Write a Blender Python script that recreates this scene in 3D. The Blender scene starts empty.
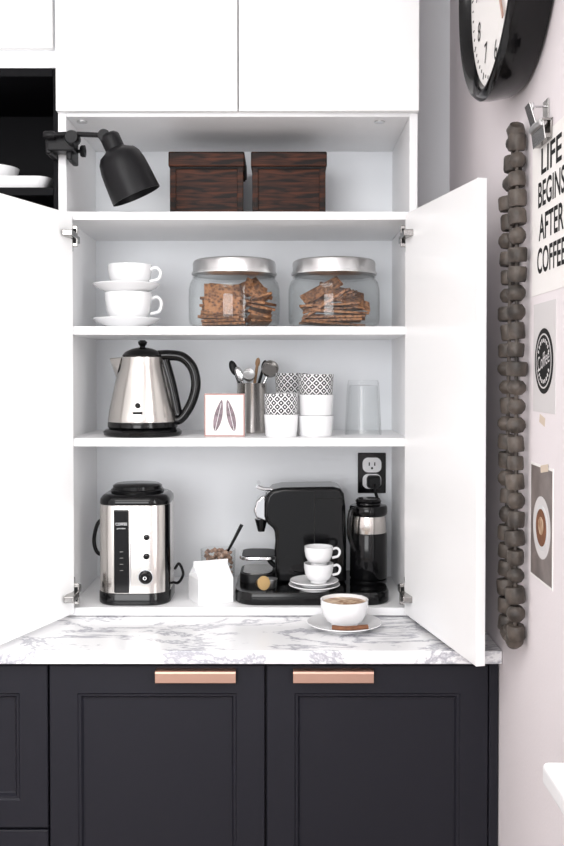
import bpy, bmesh, math, random
from mathutils import Vector, Matrix, Euler
random.seed(7)
S = bpy.context.scene
pi = math.pi

# ------------------------------------------------------------------ materials
def mat(name, col, rough=0.5, metal=0.0, spec=0.5, coat=0.0, bump=0.0, bscale=60, var=0.0, vscale=8):
    m = bpy.data.materials.new(name); m.use_nodes = True
    nt = m.node_tree; b = nt.nodes['Principled BSDF']
    c = (col[0], col[1], col[2], 1)
    b.inputs['Base Color'].default_value = c
    b.inputs['Roughness'].default_value = rough
    b.inputs['Metallic'].default_value = metal
    b.inputs['Specular IOR Level'].default_value = spec
    b.inputs['Coat Weight'].default_value = coat
    tc = nt.nodes.new('ShaderNodeTexCoord')
    if var > 0:
        n = nt.nodes.new('ShaderNodeTexNoise'); n.inputs['Scale'].default_value = vscale; n.inputs['Detail'].default_value = 5
        nt.links.new(tc.outputs['Object'], n.inputs['Vector'])
        r = nt.nodes.new('ShaderNodeValToRGB')
        r.color_ramp.elements[0].position = .3; r.color_ramp.elements[1].position = .7
        r.color_ramp.elements[0].color = tuple(max(0, x*(1-var)) for x in col)+(1,)
        r.color_ramp.elements[1].color = tuple(min(1, x*(1+var)) for x in col)+(1,)
        nt.links.new(n.outputs['Fac'], r.inputs['Fac']); nt.links.new(r.outputs['Color'], b.inputs['Base Color'])
    if bump > 0:
        n = nt.nodes.new('ShaderNodeTexNoise'); n.inputs['Scale'].default_value = bscale; n.inputs['Detail'].default_value = 4
        nt.links.new(tc.outputs['Object'], n.inputs['Vector'])
        bp = nt.nodes.new('ShaderNodeBump'); bp.inputs['Strength'].default_value = bump; bp.inputs['Distance'].default_value = .002
        nt.links.new(n.outputs['Fac'], bp.inputs['Height']); nt.links.new(bp.outputs['Normal'], b.inputs['Normal'])
    return m

M = {}
M['white'] = mat('white_lacquer', (.86,.86,.87), .4)
M['whitegloss'] = mat('white_gloss_front', (.90,.90,.90), .3)
M['inside'] = mat('cabinet_interior', (.85,.87,.895), .5)
M['ceramic'] = mat('white_ceramic', (.83,.83,.84), .15, coat=.2)
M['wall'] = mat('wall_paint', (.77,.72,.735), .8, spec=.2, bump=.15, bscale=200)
M['wallb'] = mat('wall_paint_back', (.88,.89,.91), .8, bump=.15, bscale=200)
M['ceil'] = mat('ceiling_paint', (.85,.85,.85), .9)
M['navy'] = mat('navy_cabinet_paint', (.0125,.0125,.018), .40, spec=.22, bump=.05, bscale=150)
M['black'] = mat('black_plastic', (.003,.003,.0035), .13, spec=.30)
M['matte'] = mat('matte_black_metal', (.004,.004,.005), .42, spec=.22)
M['nicheblack'] = mat('black_interior', (.003,.003,.004), .6, spec=.1)
M['steel'] = mat('brushed_steel', (.64,.61,.58), .2, 1.0, bump=.03, bscale=300)
M['chrome'] = mat('chrome', (.70,.70,.71), .08, 1.0)
M['dull'] = mat('satin_aluminium', (.66,.66,.66), .33, 1.0)
M['copper'] = mat('copper', (.54,.34,.27), .40, 1.0)
M['paper'] = mat('poster_paper', (.83,.81,.79), .8)
M['greypaper'] = mat('grey_paper', (.62,.60,.60), .8)
M['ink'] = mat('black_ink', (.012,.012,.012), .7, spec=.2)
M['tape'] = mat('masking_tape', (.62,.52,.42), .8)
M['floor'] = mat('floor_board', (.28,.24,.2), .5, var=.25, vscale=3)
M['bean'] = mat('sugar_lumps', (.36,.24,.18), .7, var=.5, vscale=60)
M['cinn'] = mat('cinnamon', (.18,.07,.03), .7, var=.3, vscale=60)
M['bead'] = mat('weathered_wood_bead', (.058,.047,.039), .5, spec=.45, bump=.8, bscale=120, var=.75, vscale=30)
M['woodh'] = mat('beech_handle', (.35,.2,.1), .5)
M['gold'] = mat('gold_foil', (.55,.38,.18), .3, 1.0)
M['hinge'] = mat('hinge_nickel', (.34,.33,.32), .25, 1.0)

def glass(name, tint=(1,1,1), rim=.55):
    m = bpy.data.materials.new(name); m.use_nodes = True; nt = m.node_tree
    nt.nodes.clear()
    o = nt.nodes.new('ShaderNodeOutputMaterial'); mx = nt.nodes.new('ShaderNodeMixShader')
    t = nt.nodes.new('ShaderNodeBsdfTransparent'); t.inputs['Color'].default_value = tint+(1,)
    g = nt.nodes.new('ShaderNodeBsdfGlossy'); g.inputs['Roughness'].default_value = .03
    lw = nt.nodes.new('ShaderNodeLayerWeight'); lw.inputs['Blend'].default_value = .5
    pw = nt.nodes.new('ShaderNodeMath'); pw.operation = 'POWER'; pw.inputs[1].default_value = 4.0
    ml = nt.nodes.new('ShaderNodeMath'); ml.operation = 'MULTIPLY_ADD'; ml.inputs[1].default_value = rim; ml.inputs[2].default_value = .025
    nt.links.new(lw.outputs['Facing'], pw.inputs[0]); nt.links.new(pw.outputs[0], ml.inputs[0]); nt.links.new(ml.outputs[0], mx.inputs['Fac'])
    nt.links.new(t.outputs[0], mx.inputs[1]); nt.links.new(g.outputs[0], mx.inputs[2]); nt.links.new(mx.outputs[0], o.inputs['Surface'])
    return m
M['glass'] = glass('clear_glass', (.98,.987,.987), .6)
M['glass2'] = glass('tumbler_glass', (.985,.99,.99), .8)

def marble():
    m = mat('marble', (.85,.85,.86), .2, spec=.4); nt = m.node_tree; b = nt.nodes['Principled BSDF']
    tc = nt.nodes.new('ShaderNodeTexCoord'); mp = nt.nodes.new('ShaderNodeMapping')
    mp.inputs['Rotation'].default_value = (0,0,.6); mp.inputs['Scale'].default_value = (1,2.0,1)
    nt.links.new(tc.outputs['Object'], mp.inputs['Vector'])
    def vein(scale, width, seed):
        n = nt.nodes.new('ShaderNodeTexNoise'); n.noise_dimensions = '4D'; n.inputs['W'].default_value = seed
        n.inputs['Scale'].default_value = scale; n.inputs['Detail'].default_value = 10; n.inputs['Roughness'].default_value = .64
        n.inputs['Distortion'].default_value = .7
        nt.links.new(mp.outputs[0], n.inputs['Vector'])
        s = nt.nodes.new('ShaderNodeMath'); s.operation = 'SUBTRACT'; s.inputs[1].default_value = .5
        a = nt.nodes.new('ShaderNodeMath'); a.operation = 'ABSOLUTE'
        r = nt.nodes.new('ShaderNodeMapRange'); r.inputs['From Max'].default_value = width
        nt.links.new(n.outputs['Fac'], s.inputs[0]); nt.links.new(s.outputs[0], a.inputs[0]); nt.links.new(a.outputs[0], r.inputs['Value'])
        return r.outputs[0]
    v1 = vein(5, .045, 1.3); v2 = vein(12, .035, 5.1)
    mn = nt.nodes.new('ShaderNodeMath'); mn.operation = 'MULTIPLY'
    ad = nt.nodes.new('ShaderNodeMath'); ad.operation = 'MULTIPLY_ADD'; ad.inputs[1].default_value = .35; ad.inputs[2].default_value = .65
    nt.links.new(v2, ad.inputs[0]); nt.links.new(v1, mn.inputs[0]); nt.links.new(ad.outputs[0], mn.inputs[1])
    r = nt.nodes.new('ShaderNodeValToRGB'); r.color_ramp.elements[0].color = (.40,.40,.45,1); r.color_ramp.elements[1].color = (.87,.87,.88,1)
    r.color_ramp.elements[1].position = .68
    nt.links.new(mn.outputs[0], r.inputs['Fac']); nt.links.new(r.outputs['Color'], b.inputs['Base Color'])
    return m
M['marble'] = marble()

def wood():
    m = mat('dark_stained_wood', (.07,.03,.02), .5, spec=.2); nt = m.node_tree; b = nt.nodes['Principled BSDF']
    tc = nt.nodes.new('ShaderNodeTexCoord'); mp = nt.nodes.new('ShaderNodeMapping'); mp.inputs['Scale'].default_value = (5,5,50)
    n = nt.nodes.new('ShaderNodeTexNoise'); n.inputs['Scale'].default_value = 2; n.inputs['Detail'].default_value = 7; n.inputs['Distortion'].default_value = .7
    r = nt.nodes.new('ShaderNodeValToRGB'); r.color_ramp.elements[0].position = .42; r.color_ramp.elements[1].position = .72
    r.color_ramp.elements[0].color = (.005,.0018,.001,1); r.color_ramp.elements[1].color = (.095,.025,.009,1)
    nt.links.new(tc.outputs['Object'], mp.inputs[0]); nt.links.new(mp.outputs[0], n.inputs['Vector'])
    nt.links.new(n.outputs['Fac'], r.inputs[0]); nt.links.new(r.outputs[0], b.inputs['Base Color'])
    return m
M['wood'] = wood()

def waffle():
    m = mat('waffle_crisp', (.4,.2,.1), .7); nt = m.node_tree; b = nt.nodes['Principled BSDF']
    tc = nt.nodes.new('ShaderNodeTexCoord'); c = nt.nodes.new('ShaderNodeTexVoronoi'); c.inputs['Scale'].default_value = 130
    n = nt.nodes.new('ShaderNodeTexNoise'); n.inputs['Scale'].default_value = 25
    r = nt.nodes.new('ShaderNodeValToRGB'); r.color_ramp.elements[0].color = (.06,.018,.008,1); r.color_ramp.elements[1].color = (.38,.17,.07,1)
    r.color_ramp.elements[0].position = .1; r.color_ramp.elements[1].position = .62
    nt.links.new(tc.outputs['Object'], c.inputs['Vector']); nt.links.new(tc.outputs['Object'], n.inputs['Vector'])
    a = nt.nodes.new('ShaderNodeMath'); a.operation = 'MULTIPLY'; a.inputs[1].default_value = 1.6
    nt.links.new(c.outputs['Distance'], a.inputs[0])
    a2 = nt.nodes.new('ShaderNodeMath'); a2.operation = 'MULTIPLY'
    nt.links.new(a.outputs[0], a2.inputs[0]); nt.links.new(n.outputs['Fac'], a2.inputs[1])
    nt.links.new(a2.outputs[0], r.inputs[0]); nt.links.new(r.outputs[0], b.inputs['Base Color'])
    bp = nt.nodes.new('ShaderNodeBump'); bp.inputs['Strength'].default_value = .6; bp.inputs['Distance'].default_value = .003
    nt.links.new(c.outputs['Distance'], bp.inputs['Height']); nt.links.new(bp.outputs[0], b.inputs['Normal'])
    return m
M['waffle'] = waffle()

def lace():
    m = mat('lace_print', (.9,.9,.9), .3); nt = m.node_tree; b = nt.nodes['Principled BSDF']
    L = nt.links.new
    tc = nt.nodes.new('ShaderNodeTexCoord'); sp = nt.nodes.new('ShaderNodeSeparateXYZ'); L(tc.outputs['Object'], sp.inputs[0])
    def mt(op, a, bb=None, c=None):
        n = nt.nodes.new('ShaderNodeMath'); n.operation = op
        for i, v in enumerate((a, bb, c)):
            if v is None: continue
            if isinstance(v, (int, float)): n.inputs[i].default_value = v
            else: L(v, n.inputs[i])
        return n.outputs[0]
    # diagonal lattice + dots, like a lace border
    u = mt('ADD', mt('MULTIPLY', mt('ARCTAN2', sp.outputs['Y'], sp.outputs['X']), 14/(2*pi)), 20.0)
    v = mt('ADD', mt('MULTIPLY', sp.outputs['Z'], 1/.0175), 10.0)
    p = mt('ABSOLUTE', mt('SUBTRACT', mt('FRACT', mt('ADD', u, v)), .5))
    q = mt('ABSOLUTE', mt('SUBTRACT', mt('FRACT', mt('SUBTRACT', u, v)), .5))
    lines = mt('LESS_THAN', mt('MINIMUM', p, q), .105)
    p2 = mt('SUBTRACT', p, .5); q2 = mt('SUBTRACT', q, .5)
    dots = mt('LESS_THAN', mt('SQRT', mt('ADD', mt('MULTIPLY', p2, p2), mt('MULTIPLY', q2, q2))), .17)
    g = mt('MAXIMUM', lines, dots)
    mx = nt.nodes.new('ShaderNodeMix'); mx.data_type = 'RGBA'
    mx.inputs[6].default_value = (.008,.008,.012,1); mx.inputs[7].default_value = (.83,.83,.84,1)
    L(g, mx.inputs[0]); L(mx.outputs[2], b.inputs['Base Color'])
    return m
M['lace'] = lace()

def coffee():
    m = mat('latte_foam', (.45,.25,.12), .4); nt = m.node_tree; b = nt.nodes['Principled BSDF']
    tc = nt.nodes.new('ShaderNodeTexCoord'); n = nt.nodes.new('ShaderNodeTexNoise'); n.inputs['Scale'].default_value = 28; n.inputs['Distortion'].default_value = 1.5
    r = nt.nodes.new('ShaderNodeValToRGB'); r.color_ramp.elements[0].color = (.30,.15,.07,1); r.color_ramp.elements[1].color = (.70,.54,.38,1)
    r.color_ramp.elements[0].position = .4; r.color_ramp.elements[1].position = .6
    nt.links.new(tc.outputs['Object'], n.inputs['Vector']); nt.links.new(n.outputs['Fac'], r.inputs[0]); nt.links.new(r.outputs[0], b.inputs['Base Color'])
    return m
M['coffee'] = coffee()

# ------------------------------------------------------------------ geometry helpers
def empty(name, loc=(0,0,0), rot=(0,0,0)):
    e = bpy.data.objects.new(name, None); e.empty_display_size = .05
    e.location = loc; e.rotation_euler = rot
    S.collection.objects.link(e); return e

def finish(name, bm, m, parent=None, loc=(0,0,0), rot=(0,0,0), smooth=None, bevel=0, bseg=2):
    bmesh.ops.remove_doubles(bm, verts=bm.verts, dist=1e-6)
    bmesh.ops.recalc_face_normals(bm, faces=bm.faces)
    me = bpy.data.meshes.new(name); bm.to_mesh(me); bm.free()
    ms = m if isinstance(m, list) else [m]
    for x in ms: me.materials.append(M[x] if isinstance(x, str) else x)
    o = bpy.data.objects.new(name, me); S.collection.objects.link(o)
    o.location = loc; o.rotation_euler = rot
    if parent: o.parent = parent
    if smooth is not None:
        me.shade_smooth()
        me.set_sharp_from_angle(angle=math.radians(smooth))
    if bevel:
        b = o.modifiers.new('bevel', 'BEVEL'); b.width = bevel; b.segments = bseg; b.limit_method = 'ANGLE'; b.angle_limit = math.radians(40)
    return o

def bm_box(bm, x0,x1,y0,y1,z0,z1, mtx=None):
    vs = [bm.verts.new(p) for p in [(x0,y0,z0),(x1,y0,z0),(x1,y1,z0),(x0,y1,z0),(x0,y0,z1),(x1,y0,z1),(x1,y1,z1),(x0,y1,z1)]]
    if mtx is not None:
        for v in vs: v.co = mtx @ v.co
    fs = []
    for f in [(0,3,2,1),(4,5,6,7),(0,1,5,4),(1,2,6,5),(2,3,7,6),(3,0,4,7)]: fs.append(bm.faces.new([vs[i] for i in f]))
    return fs

def box(name, x0,x1,y0,y1,z0,z1, m, parent=None, bevel=.0015, rot=(0,0,0), loc=None):
    bm = bmesh.new(); 
    c = ((x0+x1)/2,(y0+y1)/2,(z0+z1)/2)
    bm_box(bm, x0-c[0],x1-c[0],y0-c[1],y1-c[1],z0-c[2],z1-c[2])
    return finish(name, bm, m, parent, c if loc is None else loc, rot, None, bevel)

def bm_lathe(bm, prof, seg=48, mtx=None, mi=0):
    rings = []
    for r, z in prof:
        ring = []
        if r < 1e-5: ring = [bm.verts.new((0,0,z))]
        else:
            for i in range(seg):
                a = 2*pi*i/seg; ring.append(bm.verts.new((r*math.cos(a), r*math.sin(a), z)))
        if mtx is not None:
            for v in ring: v.co = mtx @ v.co
        rings.append(ring)
    for a, b in zip(rings, rings[1:]):
        if len(a) == 1 and len(b) == 1: continue
        for i in range(seg):
            j = (i+1) % seg
            if len(a) == 1: f = bm.faces.new((a[0], b[i], b[j]))
            elif len(b) == 1: f = bm.faces.new((a[i], a[j], b[0]))
            else: f = bm.faces.new((a[i], a[j], b[j], b[i]))
            f.material_index = mi

def lathe(name, prof, m, parent=None, loc=(0,0,0), rot=(0,0,0), seg=56, smooth=35):
    bm = bmesh.new(); bm_lathe(bm, prof, seg)
    return finish(name, bm, m, parent, loc, rot, smooth)

def catmull(pts, n=8):
    P = [Vector(p) for p in pts]
    if len(P) < 3: return P
    out = []
    Q = [P[0]*2-P[1]] + P + [P[-1]*2-P[-2]]
    for i in range(1, len(Q)-2):
        a,b,c,d = Q[i-1],Q[i],Q[i+1],Q[i+2]
        for k in range(n):
            t = k/n
            out.append(.5*((2*b)+(-a+c)*t+(2*a-5*b+4*c-d)*t*t+(-a+3*b-3*c+d)*t**3))
    out.append(P[-1]); return out

def bm_tube(bm, pts, r, seg=12, flat=1.0, n=8):
    P = catmull(pts, n); N = len(P)
    t0 = (P[1]-P[0]).normalized()
    up = Vector((0,1,0)) if abs(t0.y) < .9 else Vector((1,0,0))
    rings = []
    for i, p in enumerate(P):
        t = (P[min(i+1,N-1)]-P[max(i-1,0)]).normalized()
        s = up.cross(t).normalized(); u = t.cross(s).normalized(); up = u
        rr = r[0]+(r[1]-r[0])*i/(N-1) if isinstance(r, (tuple, list)) else r
        rings.append([bm.verts.new(p + s*rr*math.cos(2*pi*k/seg) + u*rr*flat*math.sin(2*pi*k/seg)) for k in range(seg)])
    for a, b in zip(rings, rings[1:]):
        for k in range(seg):
            j = (k+1) % seg; bm.faces.new((a[k],a[j],b[j],b[k]))
    bm.faces.new(rings[0][::-1]); bm.faces.new(rings[-1])

def tube(name, pts, r, m, parent=None, loc=(0,0,0), rot=(0,0,0), seg=12, flat=1.0, n=8):
    bm = bmesh.new(); bm_tube(bm, pts, r, seg, flat, n)
    return finish(name, bm, m, parent, loc, rot, 50)

def rrect(w, d, r, n=6, cx=0, cy=0):
    pts = []
    for (sx, sy, a0) in [(1,1,0),(-1,1,90),(-1,-1,180),(1,-1,270)]:
        for i in range(n+1):
            a = math.radians(a0+90*i/n)
            pts.append((cx+sx*(w/2-r)+r*math.cos(a), cy+sy*(d/2-r)+r*math.sin(a)))
    return pts

def prism(name, out, levels, m, parent=None, loc=(0,0,0), rot=(0,0,0), smooth=35, bevel=0):
    bm = bmesh.new(); rings = []
    for z, s in levels: rings.append([bm.verts.new((x*s, y*s, z)) for x, y in out])
    n = len(out)
    for a, b in zip(rings, rings[1:]):
        for i in range(n):
            j = (i+1) % n; bm.faces.new((a[i],a[j],b[j],b[i]))
    bm.faces.new(rings[0][::-1]); bm.faces.new(rings[-1])
    return finish(name, bm, m, parent, loc, rot, smooth, bevel)

def extr(name, out, y0, y1, m, parent=None, loc=(0,0,0), rot=(0,0,0), bevel=.002, smooth=30, bseg=3):
    bm = bmesh.new()
    a = [bm.verts.new((x, y0, z)) for x, z in out]; b = [bm.verts.new((x, y1, z)) for x, z in out]
    n = len(out)
    for i in range(n):
        j = (i+1) % n; bm.faces.new((a[i],a[j],b[j],b[i]))
    bm.faces.new(a); bm.faces.new(b[::-1])
    return finish(name, bm, m, parent, loc, rot, smooth, bevel, bseg)

def text(name, s, width, height, m, parent, loc, rot=(0,0,0), thick=.0006, offset=.0):
    c = bpy.data.curves.new(name, 'FONT'); c.body = s; c.size = 1; c.align_x = 'CENTER'; c.align_y = 'CENTER'
    c.extrude = .0; c.offset = offset
    t = bpy.data.objects.new(name+'_tmp', c); S.collection.objects.link(t)
    bpy.context.view_layer.update()
    dg = bpy.context.evaluated_depsgraph_get()
    me = bpy.data.meshes.new_from_object(t.evaluated_get(dg)); bpy.data.objects.remove(t)
    xs = [v.co.x for v in me.vertices]; ys = [v.co.y for v in me.vertices]
    cx, cy = (min(xs)+max(xs))/2, (min(ys)+max(ys))/2
    sx = width/(max(xs)-min(xs)) if width else height/(max(ys)-min(ys)); sy = height/(max(ys)-min(ys))
    for v in me.vertices: v.co = ((v.co.x-cx)*sx, (v.co.y-cy)*sy, 0)
    me.materials.clear(); me.materials.append(M[m])
    o = bpy.data.objects.new(name, me); S.collection.objects.link(o); o.parent = parent; o.location = loc; o.rotation_euler = rot
    return o

# ------------------------------------------------------------------ room shell
WX = .432; BY = 2.45
box('floor', -2.6, .6, -2.2, 2.5, -.05, 0, 'floor', bevel=0)
box('ceiling', -2.6, .6, -2.2, 2.5, 2.62, 2.67, 'ceil', bevel=0)
box('wall_back', -2.6, WX+.1, BY, BY+.08, 0, 2.62, 'wallb', bevel=0)
box('wall_left', -2.66, -2.6, -2.2, 2.5, 0, 2.62, 'wall', bevel=0)
bm = bmesh.new()
wy0, wy1, wz0, wz1 = .25, 1.22, .875, 2.3
bm_box(bm, WX, WX+.14, wy1, BY, 0, 2.62); bm_box(bm, WX, WX+.14, -2.2, wy0, 0, 2.62)
bm_box(bm, WX, WX+.14, wy0, wy1, 0, wz0); bm_box(bm, WX, WX+.14, wy0, wy1, wz1, 2.62)
finish('wall_right', bm, 'wall')
W = empty('window_1', (WX+.1, (wy0+wy1)/2, (wz0+wz1)/2))
hw, hh = (wy1-wy0)/2, (wz1-wz0)/2
box('frame_bottom', -.02,.02,-hw,hw,-hh+.03,-hh+.08,'white',W); box('frame_top', -.02,.02,-hw,hw,hh-.05,hh,'white',W)
box('frame_near', -.02,.02,-hw,-hw+.05,-hh+.03,hh,'white',W); box('frame_far', -.02,.02,hw-.05,hw,-hh+.03,hh,'white',W)
box('mullion', -.015,.015,-.02,.02,-hh+.05,hh-.05,'white',W)
box('pane', -.002,.002,-hw+.04,hw-.04,-hh+.06,hh-.04,'glass',W,bevel=0)
bm = bmesh.new(); bm_box(bm, .360, WX+.12, .2, 1.30, .872, .905)
finish('trim_1', bm, 'white', bevel=.008, bseg=4)
box('baseboard_right', WX-.014, WX, -2.2, 1.85, 0, .09, 'white')

# ------------------------------------------------------------------ tall pantry cabinet on the counter
C = empty('pantry_cabinet', (0,0,0))
L0, R0, T = -.495, .300, .018
FY, KY = 2.10, 2.43
box('side_left', L0, L0+T, FY, KY+.015, .902, 2.5, 'white', C)
box('side_right', R0-T, R0, FY, KY+.015, .902, 2.5, 'white', C)
box('back_panel', L0+T, R0-T, KY, KY+.015, .902, 2.5, 'inside', C, bevel=0)
for n, z in (('shelf_bottom', .902), ('shelf_1', 1.281), ('shelf_2', 1.530), ('shelf_3', 1.784), ('shelf_top', 2.011)):
    box(n, L0+T, R0-T, FY+.002, KY, z, z+T, 'white', C, bevel=.001)
box('upper_door_1', L0, -.0975, FY-.02, FY-.001, 2.018, 2.5, 'whitegloss', C)
box('upper_door_2', -.0945, R0, FY-.02, FY-.001, 2.018, 2.5, 'whitegloss', C)

def leaf(name, hx, hy, dx, dy, side, L=.394):
    d = Vector((dx, dy, 0)).normalized(); nrm = Vector((-d.y, d.x, 0))*side
    bm = bmesh.new(); vs = []
    for z in (.910, 1.795):
        for a, b in ((0,0),(1,0),(1,1),(0,1)):
            p = Vector((hx, hy, z)) + d*L*a + nrm*.018*b; vs.append(bm.verts.new(p))
    for f in [(0,1,2,3),(4,5,6,7),(0,1,5,4),(1,2,6,5),(2,3,7,6),(3,0,4,7)]: bm.faces.new([vs[i] for i in f])
    return finish(name, bm, 'whitegloss', C, bevel=.0012)
leaf('door_leaf_right', .272, 2.092, .080, -.384, 1)
leaf('door_leaf_left', -.462, 2.092, -.34, -.94, -1)
for k, (sx, x) in enumerate(((1, L0+T), (-1, R0-T))):
    xd = -.462 if k == 0 else .272
    for j, z in enumerate((1.747, .952)):
        bm = bmesh.new()
        bm_box(bm, x, x+sx*.004, 2.115, 2.150, z-.028, z+.028)
        bm_box(bm, x+sx*.004, x+sx*.016, 2.085, 2.165, z-.008, z+.008)
        bm_box(bm, min(x+sx*.004, xd+sx*.010), max(x+sx*.004, xd+sx*.010), 2.094, 2.100, z-.024, z+.024)
        bm_box(bm, xd-sx*.012, xd+sx*.010, 2.040, 2.094, z-.007, z+.007)
        finish('hinge_%d' % (k*2+j+1), bm, 'hinge', C, bevel=.002)
        bm = bmesh.new()
        for zz in (z-.018, z+.018): bm_lathe(bm, [(0,0),(.004,0),(.004,.002),(0,.002)], 10, Matrix.Translation((x+sx*.004,2.125,zz)) @ Matrix.Rotation(sx*pi/2,4,'Y'))
        bm_box(bm, min(xd+sx*.000, xd+sx*.008), max(xd+sx*.000, xd+sx*.008), 2.0925, 2.0938, z-.016, z+.016)
        finish('hinge_screw_%d' % (k*2+j+1), bm, 'ink', C)
for x in (-.450, .22): lathe('puck', [(0,0),(.012,0),(.012,-.003),(0,-.003)], 'dull', C, (x, 2.14, 2.011), seg=16)

# left wall cabinet with black niche
U = empty('wall_cabinet')
box('door', -1.1, L0-.007, FY-.02, FY-.001, 2.155, 2.5, 'whitegloss', U)
box('carcass_top', -1.1, L0-.002, FY, BY-.002, 2.118, 2.5, 'inside', U)
box('niche_back', -1.1, L0-.002, BY-.02, BY-.002, 1.5, 2.118, 'nicheblack', U)
box('niche_left', -1.1, -1.08, FY, BY-.02, 1.5, 2.118, 'nicheblack', U)
box('niche_right', L0-.012, L0-.002, FY+.004, BY-.02, 1.5, 2.118, 'nicheblack', U)
box('niche_top', -1.08, L0-.012, FY+.004, BY-.02, 2.10, 2.118, 'nicheblack', U)
box('niche_shelf', -1.08, L0-.012, FY+.004, BY-.02, 1.838, 1.856, 'nicheblack', U)
box('niche_bottom', -1.08, L0-.012, FY+.004, BY-.02, 1.5, 1.518, 'nicheblack', U)
prism('serving_dish', rrect(.20,.16,.03), [(0,.85),(.004,.88),(.028,1),(.026,.98),(.008,.86)], 'ceramic', None, (-.622,2.20,1.857))
r, h = .058, .052
lathe('bowl', [(0,0),(r*.6,0),(r*.8,h*.25),(r,h),(r-.004,h),(r*.78,h*.35),(r*.58,h*.15),(0,h*.15)], 'ceramic', None, (-.668, 2.2, 1.8655))

# ------------------------------------------------------------------ base cabinets
B = empty('base_cabinet')
box('carcass', -1.1, WX-.002, 1.882, BY-.003, .1, .868, 'navy', B)
box('plinth', -1.1, WX-.002, 1.93, 2.3, .0, .1, 'navy', B)
box('filler', .4115, WX-.002, 1.864, 1.883, .115, .868, 'navy', B)
def shaker(name, x0, x1, z0, z1, fw=.055):
    y = 1.862
    prof = [(0,.0205),(0,.0015),(.0015,0),(fw,0),(fw+.003,.003),(fw+.007,.0032),(fw+.011,.0095),(fw+.014,.010)]
    bm = bmesh.new(); rings = []
    for i, d in prof:
        rings.append([bm.verts.new(p) for p in ((x0+i,y+d,z0+i),(x1-i,y+d,z0+i),(x1-i,y+d,z1-i),(x0+i,y+d,z1-i))])
    for a, b in zip(rings, rings[1:]):
        for i in range(4):
            j = (i+1) % 4; bm.faces.new((a[i],a[j],b[j],b[i]))
    bm.faces.new(rings[0][::-1]); bm.faces.new(rings[-1])
    finish(name, bm, 'navy', B)
shaker('door_1', -.4615, -.0345, .115, .864)
shaker('door_2', -.0305, .409, .115, .864)
shaker('drawer_upper', -1.08, -.4655, .539, .864)
shaker('drawer_lower', -1.08, -.4655, .115, .534)
def pull(name, xc, w=.158):
    bm = bmesh.new()
    prof = [(1.8625,.856),(1.8625,.859),(1.846,.859),(1.843,.8575),(1.8415,.854),(1.8415,.836),(1.8435,.834),(1.8435,.854),(1.847,.856)]
    a = [bm.verts.new((xc-w/2, y, z)) for y, z in prof]; b = [bm.verts.new((xc+w/2, y, z)) for y, z in prof]
    for i in range(len(prof)):
        j = (i+1) % len(prof); bm.faces.new((a[i],a[j],b[j],b[i]))
    bm.faces.new(a); bm.faces.new(b[::-1])
    finish(name, bm, 'copper', B)
pull('copper_pull_1', -.170); pull('copper_pull_2', .101)
box('countertop', -1.1, WX-.001, 1.838, BY-.002, .874, .900, 'marble', None, bevel=.002)

# ------------------------------------------------------------------ shelf 3 : wooden boxes
def wbox(loc):
    e = empty('wooden_box', loc)
    box('body', -.078,.078,-.07,.07,0,.122,'wood',e,bevel=.002)
    for a, b in ((-.085,-.071),(.071,.085)):
        box('corner_post', a,b, -.0745,-.06,0,.120,'wood',e,bevel=.001)
    box('base_rail', -.071,.071,-.0735,-.06,0,.016,'wood',e,bevel=.001)
    box('lid', -.088,.088,-.079,.079,.120,.155,'wood',e,bevel=.003)
    box('lid_seam', -.084,.084,-.0755,.0735,.116,.121,'ink',e,bevel=0)
    return e
wbox((-.175,2.275,1.802)); wbox((.016,2.275,1.802))

# ------------------------------------------------------------------ lamp
Lm = empty('clamp_lamp', (-.490, 2.05, 1.935))
box('clamp_front', -.014,.045,-.014,.026,-.014,.022,'matte',Lm,bevel=.003)
box('clamp_back', -.018,-.006,-.012,.070,-.02,.022,'matte',Lm,bevel=.003)
box('clamp_jaw', .024,.036,.0,.070,-.03,.022,'matte',Lm,bevel=.003)
tube('clamp_screw', [(.034,.035,-.004),(.06,.035,-.004)], .004, 'matte', Lm)
lathe('clamp_knob', [(0,0),(.011,0),(.013,.003),(.013,.010),(0,.012)], 'matte', Lm, (.048,.035,-.004), (0,pi/2,0), 20)
tube('arm', [(-.004,-.025,.016),(.04,-.03,.017),(.113,-.04,.012)], .0055, 'matte', Lm)
lathe('arm_knob', [(0,-.012),(.007,-.012),(.009,-.008),(.009,.008),(.007,.012),(0,.012)], 'matte', Lm, (-.006,-.025,.016), (0,pi/2,0), 20)
lathe('pivot', [(0,-.016),(.013,-.016),(.015,-.012),(.015,.012),(.013,.016),(0,.016)], 'matte', Lm, (.045,-.03,.008), (pi/2,0,0), 24)
lathe('swivel', [(0,-.014),(.012,-.014),(.013,-.01),(.013,.01),(.012,.014),(0,.014)], 'matte', Lm, (.115,-.04,.010), (pi/2,0,0), 24)
ax = Vector((.40,.10,-.90)).normalized()
q = ax.to_track_quat('Z', 'Y').to_euler()
SP = (.124,-.04,.012)
lathe('shade', [(0,-.004),(.014,-.004),(.019,.0),(.021,.004),(.021,.030),(.026,.034),(.039,.041),(.046,.052),(.0500,.070),(.0520,.095),(.0540,.138),(.0525,.138),(.0505,.095),(.0480,.074),(.043,.058),(.034,.048),(.02,.042),(0,.042)], 'matte', Lm, SP, q, 56)
lathe('bulb', [(0,.045),(.012,.045),(.013,.06),(.022,.08),(.024,.095),(.018,.112),(0,.118)], 'ceramic', Lm, SP, q, 32)

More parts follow.
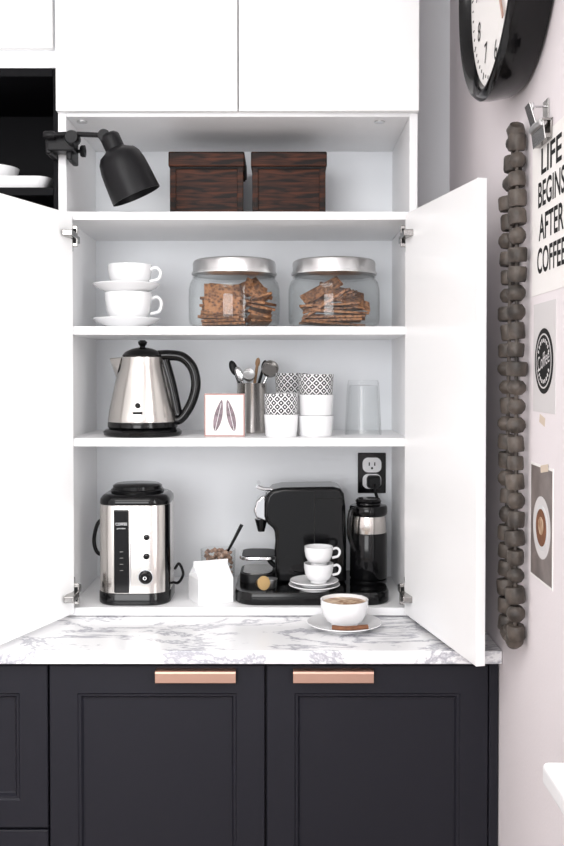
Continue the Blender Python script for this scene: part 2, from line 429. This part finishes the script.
# ------------------------------------------------------------------ crockery helpers
def bm_cup_parts(e, r, h, hang, loc=(0,0,0), hr=.0035, foot=.55, hsz=1.0):
    x, y, z = loc
    lathe('cup_bowl', [(0,.003),(r*foot*.9,.003),(r*foot*.95,0),(r*foot,0),(r*foot*1.02,.005),(r*.78,h*.22),(r*.92,h*.45),(r*.985,h*.75),(r,h),(r-.0025,h),(r*.93,h*.75),(r*.86,h*.47),(r*.7,h*.25),(r*.45,h*.12),(0,h*.1)], 'ceramic', e, loc)
    ca, sa = math.cos(hang), math.sin(hang)
    pts = [(r*.94,h*.82),(r+.012*hsz,h*.88),(r+.022*hsz,h*.72),(r+.017*hsz,h*.45),(r*.93,h*.36)]
    tube('cup_handle', [(x+p*ca, y+p*sa, z+q_) for p, q_ in pts], hr, 'ceramic', e, seg=10)
def saucer_part(e, r, h, loc=(0,0,0)):
    lathe('saucer', [(0,.002),(r*.5,.002),(r*.52,0),(r*.56,0),(r*.6,.004),(r*.85,h*.6),(r,h),(r-.001,h+.0015),(r*.85,h*.6+.004),(r*.6,.008),(r*.4,.006),(0,.006)], 'ceramic', e, loc)

e = empty('teacup_stack', (-.361, 2.20, 1.548))
saucer_part(e, .078, .022); bm_cup_parts(e, .054, .076, .15, (.004,0,.007), .004, .6)
saucer_part(e, .078, .022, (0,0,.080)); bm_cup_parts(e, .051, .060, -.15, (.008,0,.087), .004, .6)

# jars ----------------------------------------------------
def jar(loc, kind):
    e = empty('cookie_jar', loc)
    lathe('glass_body', [(0,.002),(.08,.002),(.097,.004),(.1045,.010),(.107,.022),(.1075,.06),(.107,.092),(.103,.108),(.096,.118),(.092,.124),
                         (.0905,.124),(.0945,.117),(.1015,.107),(.1055,.092),(.106,.06),(.1055,.022),(.103,.012),(.096,.007),(0,.006)], 'glass', e, seg=72)
    lathe('glass_ring', [(.092,.1185),(.0985,.120),(.092,.123)], 'glass2', e, seg=64)
    lathe('lid', [(0,.124),(.094,.124),(.097,.126),(.0975,.152),(.0955,.157),(.090,.160),(.07,.163),(0,.164)], 'dull', e, seg=72)
    lathe('lid_rim', [(.097,.125),(.1,.126),(.1,.131),(.097,.132)], 'dull', e, seg=72)
    bm = bmesh.new()
    def slab(w, d, t, p, r):
        mtx = Matrix.Translation(p) @ Euler(r).to_matrix().to_4x4()
        bm_box(bm, -w/2,w/2,-d/2,d/2,-t/2,t/2, mtx)
    if kind == 0:
        for i in range(9): slab(.10,.085,.0065, (-.022+random.uniform(-.004,.004), random.uniform(-.006,.01), .011+i*.0074), (random.uniform(-.04,.04), random.uniform(-.04,.04), random.uniform(-.3,.3)))
        for i in range(4):
            slab(.082,.082,.007, (-.026+i*.004, -.046+i*.012, .066+i*.002), (1.05-.05*i, random.uniform(-.1,.1), .12))
        for i in range(9):
            slab(.050,.06,.006, (.062+random.uniform(-.008,.004), -.02+random.uniform(-.02,.03), .014+i*.009), (random.uniform(-.3,.4), random.uniform(-.3,.35), random.uniform(-.5,.5)))
        slab(.055,.05,.006,(.050,-.035,.088),(.9,.5,.3)); slab(.05,.05,.006,(.04,-.0,.098),(.7,-.4,.3))
    else:
        for i in range(7): slab(.14,.07,.0055, (random.uniform(-.01,.01), random.uniform(-.02,.02), .011+i*.007), (random.uniform(-.05,.05), random.uniform(-.06,.06), random.uniform(-.4,.4)))
        for i in range(5): slab(.125,.045,.006, (-.02+i*.006, -.045+i*.018, .056+i*.006), (random.uniform(.1,.5), -.55+i*.15, random.uniform(-.3,.3)))
        slab(.11,.04,.006,(.03,-.035,.067),(.6,.32,.2)); slab(.10,.035,.006,(-.03,-.01,.090),(.7,-.5,.1)); slab(.11,.035,.006,(.02,.03,.090),(.6,.25,.1))
    finish('crispbread_pieces', bm, 'waffle', e, bevel=.001)
jar((-.112,2.225,1.548),0); jar((.122,2.225,1.548),1)

# ------------------------------------------------------------------ kettle
K = empty('electric_kettle', (-.325, 2.205, 1.299))
lathe('power_base', [(0,0),(.086,0),(.090,.003),(.091,.010),(.086,.015),(.075,.018),(0,.018)], 'black', K)
lathe('body_foot', [(0,.018),(.078,.018),(.081,.021),(.081,.030),(.0795,.033),(0,.033)], 'black', K)
lathe('body', [(0,.033),(.0795,.033),(.0800,.038),(.077,.060),(.070,.095),(.062,.130),(.054,.160),(.0505,.176),(.0500,.182),(.047,.184),(0,.184)], 'steel', K, seg=72)
lathe('lid', [(0,.184),(.046,.184),(.047,.187),(.040,.195),(.025,.202),(.012,.205),(0,.205)], 'black', K)
lathe('lid_knob', [(0,.203),(.007,.203),(.006,.208),(.010,.213),(.011,.218),(.006,.222),(0,.222)], 'black', K, seg=24)
bm = bmesh.new()
v = [bm.verts.new(p) for p in [(-.046,-.022,.182),(-.046,.022,.182),(-.078,0,.180),(-.054,-.024,.150),(-.054,.024,.150),(-.060,0,.128),(-.03,-.01,.183),(-.03,.01,.183)]]
for f in [(0,2,3),(1,4,2),(3,2,5),(2,4,5),(0,6,7,1),(0,1,2)]:
    bm.faces.new([v[i] for i in f])
finish('spout', bm, 'steel', K, bevel=.002)
tube('handle', [(.036,0,.186),(.062,0,.187),(.093,0,.182),(.116,0,.158),(.124,0,.122),(.117,0,.085),(.100,0,.052),(.084,0,.036),(.072,0,.040)], (.0125,.0105), 'black', K, seg=16, flat=1.0)
tube('handle_spine', [(.050,0,.176),(.066,0,.120),(.081,0,.05)], (.013,.012), 'black', K, seg=14, flat=1.0)
box('badge', -.0105,.0105,-.0805,-.078,.052,.058,'ink',K,bevel=0,rot=(-.2,0,0))
bm = bmesh.new(); bm_lathe(bm, [(0,0),(.006,0),(.006,.002),(0,.002)], 20); finish('logo_dot', bm, 'ink', K, (0.0,-.0775,.072), (pi/2-.2,0,0))

# ------------------------------------------------------------------ canister with utensils
N = empty('utensil_canister', (-.074, 2.315, 1.299))
lathe('steel_cup', [(0,0),(.035,0),(.0365,.002),(.0365,.119),(.0375,.121),(.035,.121),(.0345,.004),(0,.004)], 'steel', N)
def utensil(i, foot, tip, m, hm, kind, sz):
    tube('handle_%d' % i, [foot, [ (foot[k]+tip[k])/2 for k in range(3)], tip], .0036, hm, N)
    if kind == 'spoon':
        bm = bmesh.new(); bmesh.ops.create_uvsphere(bm, u_segments=24, v_segments=16, radius=sz); bmesh.ops.scale(bm, vec=(.65,.3,1.3), verts=bm.verts)
        d = Vector(tip)-Vector(foot)
        finish('head_%d' % i, bm, m, N, tip, (0, math.atan2(d.x, d.z), 0), 60)
    else:
        lathe('head_%d' % i, [(0,0),(sz*.8,0),(sz,.004),(sz,.018),(sz*.9,.018),(sz*.85,.005),(0,.004)], m, N, tip, (1.2,.3,0), 24)
utensil(1, (.01,-.01,.01), (-.045,.005,.158), 'matte', 'black', 'spoon', .015)
utensil(2, (.02,.0,.01), (-.030,-.015,.143), 'chrome', 'chrome', 'spoon', .015)
utensil(3, (-.005,.01,.01), (-.008,-.01,.138), 'dull', 'dull', 'scoop', .015)
utensil(4, (-.01,.0,.01), (.014,.015,.172), 'woodh', 'woodh', 'spoon', .009)
utensil(5, (-.02,.0,.01), (.044,-.006,.152), 'hinge', 'chrome', 'scoop', .020)
utensil(6, (-.015,-.01,.01), (.030,.016,.165), 'matte', 'matte', 'spoon', .010)
F = empty('picture_frame', (-.131, 2.175, 1.299), (0,0,-.06))
box('moulding', -.046,.046,-.012,.018,0,.098,'ceramic',F,bevel=.002)
M['pink'] = mat('pink_card', (.42,.22,.20), .6); M['feather'] = mat('feather_print', (.20,.15,.17), .6, var=.5, vscale=90)
M['cream'] = mat('cream_card', (.78,.75,.72), .6)
box('edge_stripe', -.0462,.0462,-.0125,-.0118,.0,.0985,'pink',F,bevel=0)
box('card', -.0435,.0435,-.0135,-.012,.003,.0955,'cream',F,bevel=0)
for k, (fx, an) in enumerate(((-.014,.22),(.015,-.22))):
    bm = bmesh.new(); pts = []
    for i in range(25):
        t = i/24; w = .0105*math.sin(pi*min(1, t*1.0))**.7*(1-.35*t)+ (0.0006)
        pts.append((w, -.036+.074*t))
    vs = [bm.verts.new((x,0,z)) for x, z in pts] + [bm.verts.new((-x,0,z)) for x, z in pts[::-1]]
    bm.faces.new(vs); finish('feather_%d' % (k+1), bm, 'feather', F, (fx,-.0138,.047), (0,an,0))
    tube('quill_%d' % (k+1), [(0,0,-.04),(0,0,.0),(0,0,.03)], .0006, 'ceramic', F, (fx,-.0141,.047), (0,an,0), seg=6)

# ------------------------------------------------------------------ patterned tumblers
def tumblers(loc, nwhite, r=.0405, hstep=.047, top=.047):
    e = empty('tumbler_stack', loc)
    z = 0
    for i in range(nwhite):
        lathe('tumbler_%d' % (i+1), [(0,0),(r*.86,0),(r*.9,.002),(r*.985,hstep-.002),(r*.98,hstep),(0,hstep)], 'ceramic', e, (0,0,z)); z += hstep+.0006
    lathe('printed_tumbler', [(0,0),(r*.90,0),(r*.93,.002),(r,top),(r-.0025,top),(r*.86,.006),(0,.006)], 'lace', e, (0,0,z))
tumblers((-.002,2.165,1.299), 1, .0400, .051, .0465)
tumblers((.078,2.185,1.299), 2, .0420, .0475, .0465)
tumblers((.022,2.300,1.299), 2, .0400, .049, .0465)
# upside-down fluted glass
G = empty('drinking_glass', (.192,2.235,1.299))
bm = bmesh.new()
seg = 128
def flute(r, z, k=.012):
    return [(bm.verts.new(((r*(1+k*math.cos(16*2*pi*i/seg)))*math.cos(2*pi*i/seg), (r*(1+k*math.cos(16*2*pi*i/seg)))*math.sin(2*pi*i/seg), z))) for i in range(seg)]
R = [flute(r, z, k) for r, z, k in ((.0425,0,0),(.0435,.003,.0),(.0428,.012,.0),(.0415,.022,.03),(.0385,.09,.03),(.0362,.124,.02),(.034,.129,0),(.001,.129,0),(.001,.118,0),(.0335,.116,0),(.036,.08,0),(.0405,.004,0),(.0415,0,0))]
for a, b in zip(R, R[1:]):
    for i in range(seg): bm.faces.new((a[i],a[(i+1)%seg],b[(i+1)%seg],b[i]))
finish('fluted_glass', bm, 'glass2', G, smooth=40)

# ------------------------------------------------------------------ coffee grinder
Gd = empty('coffee_grinder', (-.337, 2.200, .920))
gw, gd = .164, .165
prism('base', rrect(gw,gd,.046,10), [(0,.97),(.003,1),(.026,1),(.028,.985)], 'black', Gd)
prism('steel_body', rrect(gw*.985,gd*.985,.046,10), [(.028,1),(.223,1),(.226,.99)], 'steel', Gd)
prism('top_plate', rrect(gw*.985,gd*.985,.046,10), [(.225,.985),(.229,1),(.238,.985),(.245,.92),(.248,.85)], 'black', Gd)
lathe('hopper_lid', [(0,.244),(.058,.244),(.061,.247),(.062,.254),(.059,.257),(.057,.257),(.057,.264),(.050,.268),(0,.269)], 'black', Gd)
box('window_panel', -.042,-.006,-.0832,-.075,.028,.218,'black',Gd,bevel=.004)
box('panel_edge', -.0055,-.0030,-.0838,-.078,.028,.222,'chrome',Gd,bevel=.001)
bm = bmesh.new()
c = (gw*.985/2-.046, -(gd*.985/2-.046)); rr = .0466
pr = [(c[0]+rr*math.cos(-a), c[1]+rr*math.sin(-a)) for a in [math.radians(8+i*4) for i in range(8)]]
lo = [bm.verts.new((x,y,.028)) for x, y in pr]; hi = [bm.verts.new((x,y,.226)) for x, y in pr]
for i in range(7): bm.faces.new((lo[i],lo[i+1],hi[i+1],hi[i]))
finish('side_trim', bm, 'black', Gd)
text('brand_text', 'COFFEE', .026, .006, 'ceramic', Gd, (-.024,-.0835,.185), (pi/2,0,0))
text('brand_text_2', 'grinder', .020, .004, 'dull', Gd, (-.024,-.0835,.175), (pi/2,0,0))
for i in range(4): box('gauge_%d' % i, -.028,-.020,-.0836,-.0830,.08+i*.014,.081+i*.014,'hinge',Gd,bevel=0)
lathe('dial', [(0,0),(.0155,0),(.0155,.002),(.012,.003),(.0115,.012),(.010,.014),(0,.014)], 'black', Gd, (.030,-.0812,.065), (pi/2,0,0), 32)
lathe('dial_ring', [(.0155,0),(.0175,0),(.0175,.002),(.0155,.002)], 'chrome', Gd, (.030,-.0812,.065), (pi/2,0,0), 32)
text('dial_mark', 'o', None, .008, 'ceramic', Gd, (.030,-.0956,.065), (pi/2,0,0))
for z in (.112,.155): lathe('button', [(0,0),(.007,0),(.007,.002),(.005,.003),(0,.003)], 'black', Gd, (.032,-.0812,z), (pi/2,0,0), 20)
tube('power_cord', [(.075,.03,.03),(.095,.0,.035),(.108,-.02,.06),(.100,-.03,.085),(.088,-.01,.07)], .0032, 'matte', Gd)
tube('cord_loop', [(-.078,.04,.18),(-.098,.03,.17),(-.108,.03,.13),(-.1,.03,.10),(-.078,.04,.09)], .0045, 'matte', Gd)

# ------------------------------------------------------------------ milk carton creamer
bm = bmesh.new()
w, d, h = .042, .036, .058
v = [bm.verts.new(p) for p in [(-w,-d,0),(w,-d,0),(w,d,0),(-w,d,0),(-w,-d,h),(w,-d,h),(w,d,h),(-w,d,h),
     (-w*.62,0,h+.012),(w*.62,0,h+.012),(-w,-.002,h+.025),(w,-.002,h+.025),(-w,.002,h+.025),(w,.002,h+.025),(-w,-.002,h+.036),(w,-.002,h+.036),(w,.002,h+.036),(-w,.002,h+.036)]]
for f in [(3,2,1,0),(0,1,5,4),(1,2,6,5),(2,3,7,6),(3,0,4,7),(4,5,11,10),(6,7,12,13),(5,9,11),(6,13,9),(5,6,9),(4,10,8),(7,8,12),(4,8,7),(10,11,15,14),(13,12,17,16),(14,15,16,17),(11,9,13),(10,12,8),(11,13,16,15),(12,10,14,17)]:
    bm.faces.new([v[i] for i in f])
finish('milk_carton_creamer', bm, 'ceramic', None, (-.164,2.168,.920), (0,0,.42), None, .0012, 2)

J = empty('sugar_jar', (-.156, 2.300, .920))
lathe('jar_glass', [(0,0),(.034,0),(.038,.004),(.041,.04),(.043,.095),(.041,.095),(.039,.04),(.036,.006),(0,.004)], 'glass2', J)
bm = bmesh.new()
for i in range(200):
    a = random.uniform(0,2*pi); rr = .033*math.sqrt(random.random()); z = random.uniform(.010,.088+.01*(1-rr/.033))
    bmesh.ops.create_icosphere(bm, subdivisions=1, radius=random.uniform(.004,.006), matrix=Matrix.Translation((rr*math.cos(a), rr*math.sin(a), z)))
finish('sugar_lumps', bm, 'bean', J)
tube('spoon', [(.012,0,.07),(.032,0,.105),(.058,0,.155)], (.0025,.0045), 'black', J)

# ------------------------------------------------------------------ espresso machine (faces left)
X = empty('espresso_machine', (0, 0, 0))
prism('base', rrect(.354,.25,.05,8), [(0,.985),(.003,1),(.024,1),(.028,.985)], 'black', X, (.069,2.245,.9205))
Y1, Y2 = 2.222, 2.35
body = [(-.012,.948),(-.016,.985),(-.018,1.02),(-.016,1.05),(-.018,1.075),(-.034,1.088),(-.042,1.105),(-.042,1.137),(-.036,1.157),(-.024,1.169),(.0,1.174),(.12,1.176),(.137,1.172),(.146,1.160),(.150,1.13),(.152,1.05),(.152,.948)]
extr('body', body, Y1, Y2, 'black', X, bevel=.009, smooth=40, bseg=4)
bm = bmesh.new(); bm_box(bm, .075,.078,Y1-.0012,Y1+.002,.955,1.165); bm_box(bm, .078,.146,Y1-.0012,Y1+.002,1.148,1.150)
finish('body_seams', bm, 'ink', X)
extr('chrome_head', [(-.042,1.092),(-.062,1.100),(-.068,1.117),(-.061,1.140),(-.048,1.152),(-.038,1.154),(-.036,1.092)], Y1+.02, Y2-.02, 'chrome', X, bevel=.005)
tube('lever', [(-.020,Y1+.02,1.168),(-.046,Y1+.02,1.170),(-.058,Y1+.02,1.175)], .0045, 'chrome', X)
tube('lever_bar', [(-.058,Y1+.02,1.175),(-.058,Y2-.02,1.175)], .005, 'chrome', X)
lathe('coffee_spout', [(0,0),(.008,0),(.013,.02),(.016,.03),(0,.03)], 'black', X, (-.050,(Y1+Y2)/2-.02,1.064), seg=24)
prism('cup_support', rrect(.092,.118,.03,8), [(0,.97),(.002,1),(.006,1),(.008,.98)], 'chrome', X, (-.056,2.288,1.000))
prism('cup_support_grid', rrect(.080,.104,.026,8), [(0,1),(.0015,1)], 'matte', X, (-.056,2.288,1.0078))
tube('cup_support_arm', [(-.020,2.288,1.003),(-.030,2.288,.99),(-.016,2.288,.975)], .006, 'matte', X)
prism('drip_tray', rrect(.085,.13,.03,8), [(0,1),(.016,1),(.020,.96)], 'matte', X, (-.058,2.285,.948))
prism('drip_grate', rrect(.070,.11,.024,8), [(0,1),(.002,1)], 'hinge', X, (-.058,2.285,.9678))
for k, (cx, cy) in enumerate(((-.052,2.150),(-.026,2.165))):
    lathe('capsule_%d' % (k+1), [(0,0),(.008,0),(.0105,.003),(.0130,.020),(.016,.022),(.016,.023),(0,.024)], 'gold' if k == 0 else 'dull', X, (cx,cy,.949) if k else (cx,cy,.9645), (0,0,0) if k else (pi/2-.2,0,.5), 28)
FP = (.205,2.235,.948)
lathe('frother_base', [(0,0),(.042,0),(.044,.003),(.044,.010),(0,.012)], 'black', X, FP)
lathe('frother_body', [(0,.012),(.042,.012),(.044,.016),(.0435,.118),(.042,.121),(0,.121)], 'black', X, FP)
lathe('frother_band', [(.0415,.119),(.0425,.121),(.0405,.150),(.0385,.162),(0,.162)], 'steel', X, FP)
lathe('frother_lid', [(0,.160),(.040,.160),(.043,.163),(.0445,.168),(.0445,.180),(.042,.184),(.03,.187),(.029,.190),(.031,.194),(.027,.200),(0,.201)], 'black', X, FP)
tube('frother_grip', [(.172,2.200,1.125),(.160,2.195,1.12),(.157,2.195,1.07),(.170,2.20,1.03)], .006, 'black', X)

E = empty('espresso_cup_stack', (.074, 2.156, .949))
saucer_part(E, .059, .012); saucer_part(E, .056, .012, (.0,-.0,.009))
bm_cup_parts(E, .034, .044, .1, (.010,0,.0165), .003, hsz=.7)
bm_cup_parts(E, .033, .042, .1, (.010,0,.0570), .003, hsz=.7)

O = empty('wall_outlet', (.231, 2.43, 1.188))
box('cover_plate', -.036,.036,-.006,0,-.052,.052,'black',O,bevel=.002)
for s in (-1,1):
    prism('socket', rrect(.048,.038,.014), [(0,1),(.003,1)], 'ceramic', O, (0,-.006,s*.021), (pi/2,0,0))
    if s > 0:
        for dx in (-.007,.007): box('slot', dx-.0015,dx+.0015,-.0098,-.009,s*.021-.002,s*.021+.007,'ink',O,bevel=0)
        lathe('ground', [(0,0),(.003,0),(.003,.0008),(0,.0008)], 'ink', O, (0,-.009,s*.021-.008), (pi/2,0,0), 12)
prism('plug', rrect(.036,.034,.010), [(0,1),(.02,.9),(.026,.7)], 'matte', O, (.004,-.0091,-.022), (pi/2,0,0))
tube('cable', [(.004,-.033,-.026),(.006,-.04,-.045),(.020,-.03,-.09),(.030,-.025,-.14),(.026,-.02,-.20)], .004, 'matte', O)

P = empty('cappuccino_cup', (.133, 2.005, .900))
saucer_part(P, .080, .014); bm_cup_parts(P, .051, .056, .9, (0,0,.0065), .004)
lathe('coffee_surface', [(0,0),(.0475,0),(.0475,.001),(0,.0025)], 'coffee', P, (0,0,.0545))
for k in range(2):
    tube('cinnamon_stick_%d' % (k+1), [(-.030,-.062-.006*k,.0195),(.0,-.064-.006*k,.0175),(.045,-.058-.006*k,.0195)], .0042, 'cinn', P, seg=10)

# ------------------------------------------------------------------ right wall decor
RW = (pi/2, 0, -pi/2)
K2 = empty('wall_clock', (WX, 1.685, 2.180), RW)
lathe('case', [(0,0),(.215,0),(.232,.004),(.240,.018),(.246,.050),(.246,.066),(.240,.074),(.234,.076),(.228,.072),(.224,.062),(.222,.052),(0,.05)], 'black', K2, seg=96)
lathe('dial_face', [(0,.0505),(.2215,.0505),(.2215,.053),(0,.053)], 'paper', K2, seg=72)
for i in range(1,13):
    a = pi/2 - i*pi/6
    text('numeral_%d' % i, str(i), None, .036, 'ink', K2, (.164*math.cos(a), .164*math.sin(a), .054))
bm = bmesh.new()
for i in range(60):
    a = i*pi/30; l = .012 if i % 5 == 0 else .006
    bm_box(bm, .200,.200+l,-.001,.001,.0532,.0542, Matrix.Rotation(a,4,'Z'))
finish('minute_marks', bm, 'ink', K2)
bm = bmesh.new()
bm_box(bm, -.02,.15,-.004,.004,.057,.059, Matrix.Rotation(math.radians(-62),4,'Z'))
bm_box(bm, -.02,.10,-.006,.006,.060,.062, Matrix.Rotation(math.radians(150),4,'Z'))
bm_lathe(bm, [(0,.053),(.01,.053),(.01,.064),(0,.064)], 24)
finish('hands', bm, 'copper', K2)

def poster(name, y0, y1, z0, z1, m='paper'):
    e = empty(name, (WX, (y0+y1)/2, (z0+z1)/2), RW)
    w, h = abs(y1-y0)/2, (z1-z0)/2
    bm = bmesh.new(); bm_box(bm, -w,w,-h,h,0,.0008); finish('sheet', bm, m, e)
    return e, w, h
e, w, h = poster('coffee_quote_poster', 1.43, 1.635, 1.575, 1.836)
for s, z, ww in (('LIFE', .088, .115), ('BEGINS', .035, .150), ('AFTER', -.020, .140), ('COFFEE', -.075, .158)):
    text('line_'+s.lower(), s, ww, .043, 'ink', e, (.012,z,.0012), offset=.018)
Cl = empty('bulldog_clip', (WX-.001, 1.550, 1.832), RW)
bm = bmesh.new(); bm_box(bm,-.036,.036,-.014,.018,.0,.003); bm_box(bm,-.036,.036,-.014,-.006,.003,.012); bm_box(bm,-.036,.036,.014,.018,.0,.018)
bm_box(bm,-.036,.036,-.014,.018,.012,.014, Matrix.Rotation(.12,4,'X'))
finish('jaw', bm, 'hinge', Cl, bevel=.001)
tube('spring', [(-.030,.014,.014),(0,.014,.016),(.030,.014,.014)], .007, 'dull', Cl)
bm = bmesh.new(); bm_box(bm,-.015,.015,.014,.056,.014,.0165, Matrix.Rotation(.3,4,'X')); bm_box(bm,-.015,.015,.014,.056,.0,.002); finish('lever', bm, 'hinge', Cl, bevel=.001)
lathe('nail', [(0,0),(.002,0),(.002,.02),(.006,.021),(.006,.023),(0,.023)], 'chrome', Cl, (0,.046,0), seg=14)

e, w, h = poster('badge_print', 1.490, 1.622, 1.378, 1.560, 'greypaper')
lathe('badge_disc', [(0,0),(.054,0),(.054,.0005),(0,.0005)], 'ink', e, (0,-.006,.001), seg=48)
lathe('badge_ring', [(.043,0),(.0455,0),(.0455,.0004),(.043,.0004)], 'greypaper', e, (0,-.006,.0016), seg=48)
text('badge_text', 'Coffee', .070, .024, 'greypaper', e, (0,-.004,.0020), (0,0,.25))
bm = bmesh.new()
for i in range(9):
    for sg in (1,-1):
        a = sg*(pi*.15+pi*.7*i/8)
        bm_box(bm, -.002,.002,-.003,.003,0,.0005, Matrix.Translation((.034*math.cos(a),-.006+.034*math.sin(a),.0016)) @ Matrix.Rotation(a-pi/2,4,'Z'))
finish('badge_letters', bm, 'greypaper', e)
box('tape', -.016,.016,-.007,.007,.001,.0014,'tape',e,bevel=0,loc=(-.01,-.104,.0005),rot=(0,0,-.2))
M['photodark'] = mat('photo_dark', (.20,.17,.16), .35, var=.4, vscale=15)
e, w, h = poster('coffee_photo_print', 1.500, 1.635, 1.095, 1.290, 'paper')
box('photo', -w+.004,w-.004,-h+.004,h-.004,.0008,.0011,'photodark',e,bevel=0)
lathe('printed_saucer', [(0,0),(.052,0),(.052,.0003),(0,.0003)], 'greypaper', e, (.004,-.006,.0012), seg=40)
lathe('printed_cup', [(0,0),(.038,0),(.038,.0003),(0,.0003)], 'ceramic', e, (.004,-.006,.0016), seg=40)
lathe('printed_coffee', [(0,0),(.031,0),(.031,.0003),(0,.0003)], 'cinn', e, (.004,-.006,.0020), seg=40)
lathe('printed_foam', [(0,0),(.015,0),(.015,.0003),(0,.0003)], 'coffee', e, (.004,-.003,.0024), seg=40)
box('tape', -.022,.022,-.006,.006,.001,.0014,'tape',e,bevel=0,loc=(.02,.094,.0016),rot=(0,0,.15))

# wooden bead garland (loop on a nail)
bm = bmesh.new()
path = []
ztop, zbot = 1.852, .992
nb = 27
for s, yy in ((0, 1.655), (1, 1.718)):
    for i in range(nb):
        t = i/(nb-1); z = ztop - .004 - (ztop-zbot)*t
        y = yy + (.010 if s == 0 else -.042)*max(0, 1-t*7)
        path.append((y, z, 1 if i % 3 else 1.12))
for (y, z, k) in path:
    r = .0160*k*random.uniform(.9,1.08); l = .0140*random.uniform(.88,1.05)
    sq = random.random() < .7
    mt = Matrix.Translation((WX-.0215+random.uniform(-.0015,.0015), y+random.uniform(-.003,.003), z)) @ Euler((random.uniform(-.12,.12), random.uniform(-.1,.1), random.uniform(0,1))).to_matrix().to_4x4()
    if sq: bm_lathe(bm, [(.005,-l),(r*.88,-l),(r,-l*.7),(r,l*.7),(r*.88,l),(.005,l)], 10, mt)
    else: bm_lathe(bm, [(.005,-l),(r*.6,-l*.95),(r*.95,-l*.4),(r,0),(r*.95,l*.4),(r*.6,l*.95),(.005,l)], 14, mt)
g = finish('wooden_bead_garland', bm, 'bead', None, smooth=35)
GX = WX-.0215
tube('cord', [(GX,1.655,zbot-.012),(GX,1.655,1.3),(GX,1.658,1.82),(GX,1.668,1.868),(GX,1.690,1.82),(GX,1.718,1.3),(GX,1.718,zbot-.012),(GX,1.69,zbot-.02),(GX,1.657,zbot-.012)], .0035, 'bead', g)
for (yy, zz) in ((1.668,1.868),(1.662,.972),(1.698,.975)):
    lathe('knot_bead', [(.003,-.014),(.012,-.012),(.017,0),(.012,.012),(.003,.014)], 'bead', g, (GX,yy,zz), (.7,0,0), 14)

# ------------------------------------------------------------------ lights
def area(name, loc, rot, sx, sy, e, col=(1,1,1)):
    l = bpy.data.lights.new(name, 'AREA'); l.shape = 'RECTANGLE'; l.size = sx; l.size_y = sy; l.energy = e; l.color = col
    o = bpy.data.objects.new(name, l); S.collection.objects.link(o); o.location = loc; o.rotation_euler = rot; return o
area('window_daylight', (WX+.35, .72, 1.65), (0, pi/2, 0), 1.4, 1.1, 38, (1,.99,.98))
area('ceiling_fill', (-.7, .2, 2.58), (0,0,0), 1.2, 1.2, 20, (1,.985,.96))  # added overhead fill for the room, no lamp fixture there
area('rear_fill', (-1.1, -2.0, 1.7), (pi/2, 0, -.1), 1.8, 1.6, 55, (.99,.99,1))  # added fill behind the camera, no window modelled at the open rear
w = bpy.data.worlds.new('world'); S.world = w; w.use_nodes = True
w.node_tree.nodes['Background'].inputs[0].default_value = (.96,.97,1,1); w.node_tree.nodes['Background'].inputs[1].default_value = .88

# ------------------------------------------------------------------ camera
cd = bpy.data.cameras.new('camera'); co = bpy.data.objects.new('camera', cd); S.collection.objects.link(co)
cd.sensor_fit = 'VERTICAL'; cd.sensor_height = 36; cd.sensor_width = 24; cd.lens = 945/846*36
co.location = (0,0,1.44)
pitch = 1.2
co.rotation_euler = (math.radians(90-pitch), 0, 0)
cd.shift_y = -(48-945*math.tan(math.radians(pitch)))/846
S.camera = co
S.view_settings.view_transform = 'Standard'
S.view_settings.look = 'None'
S.view_settings.exposure = 0.32
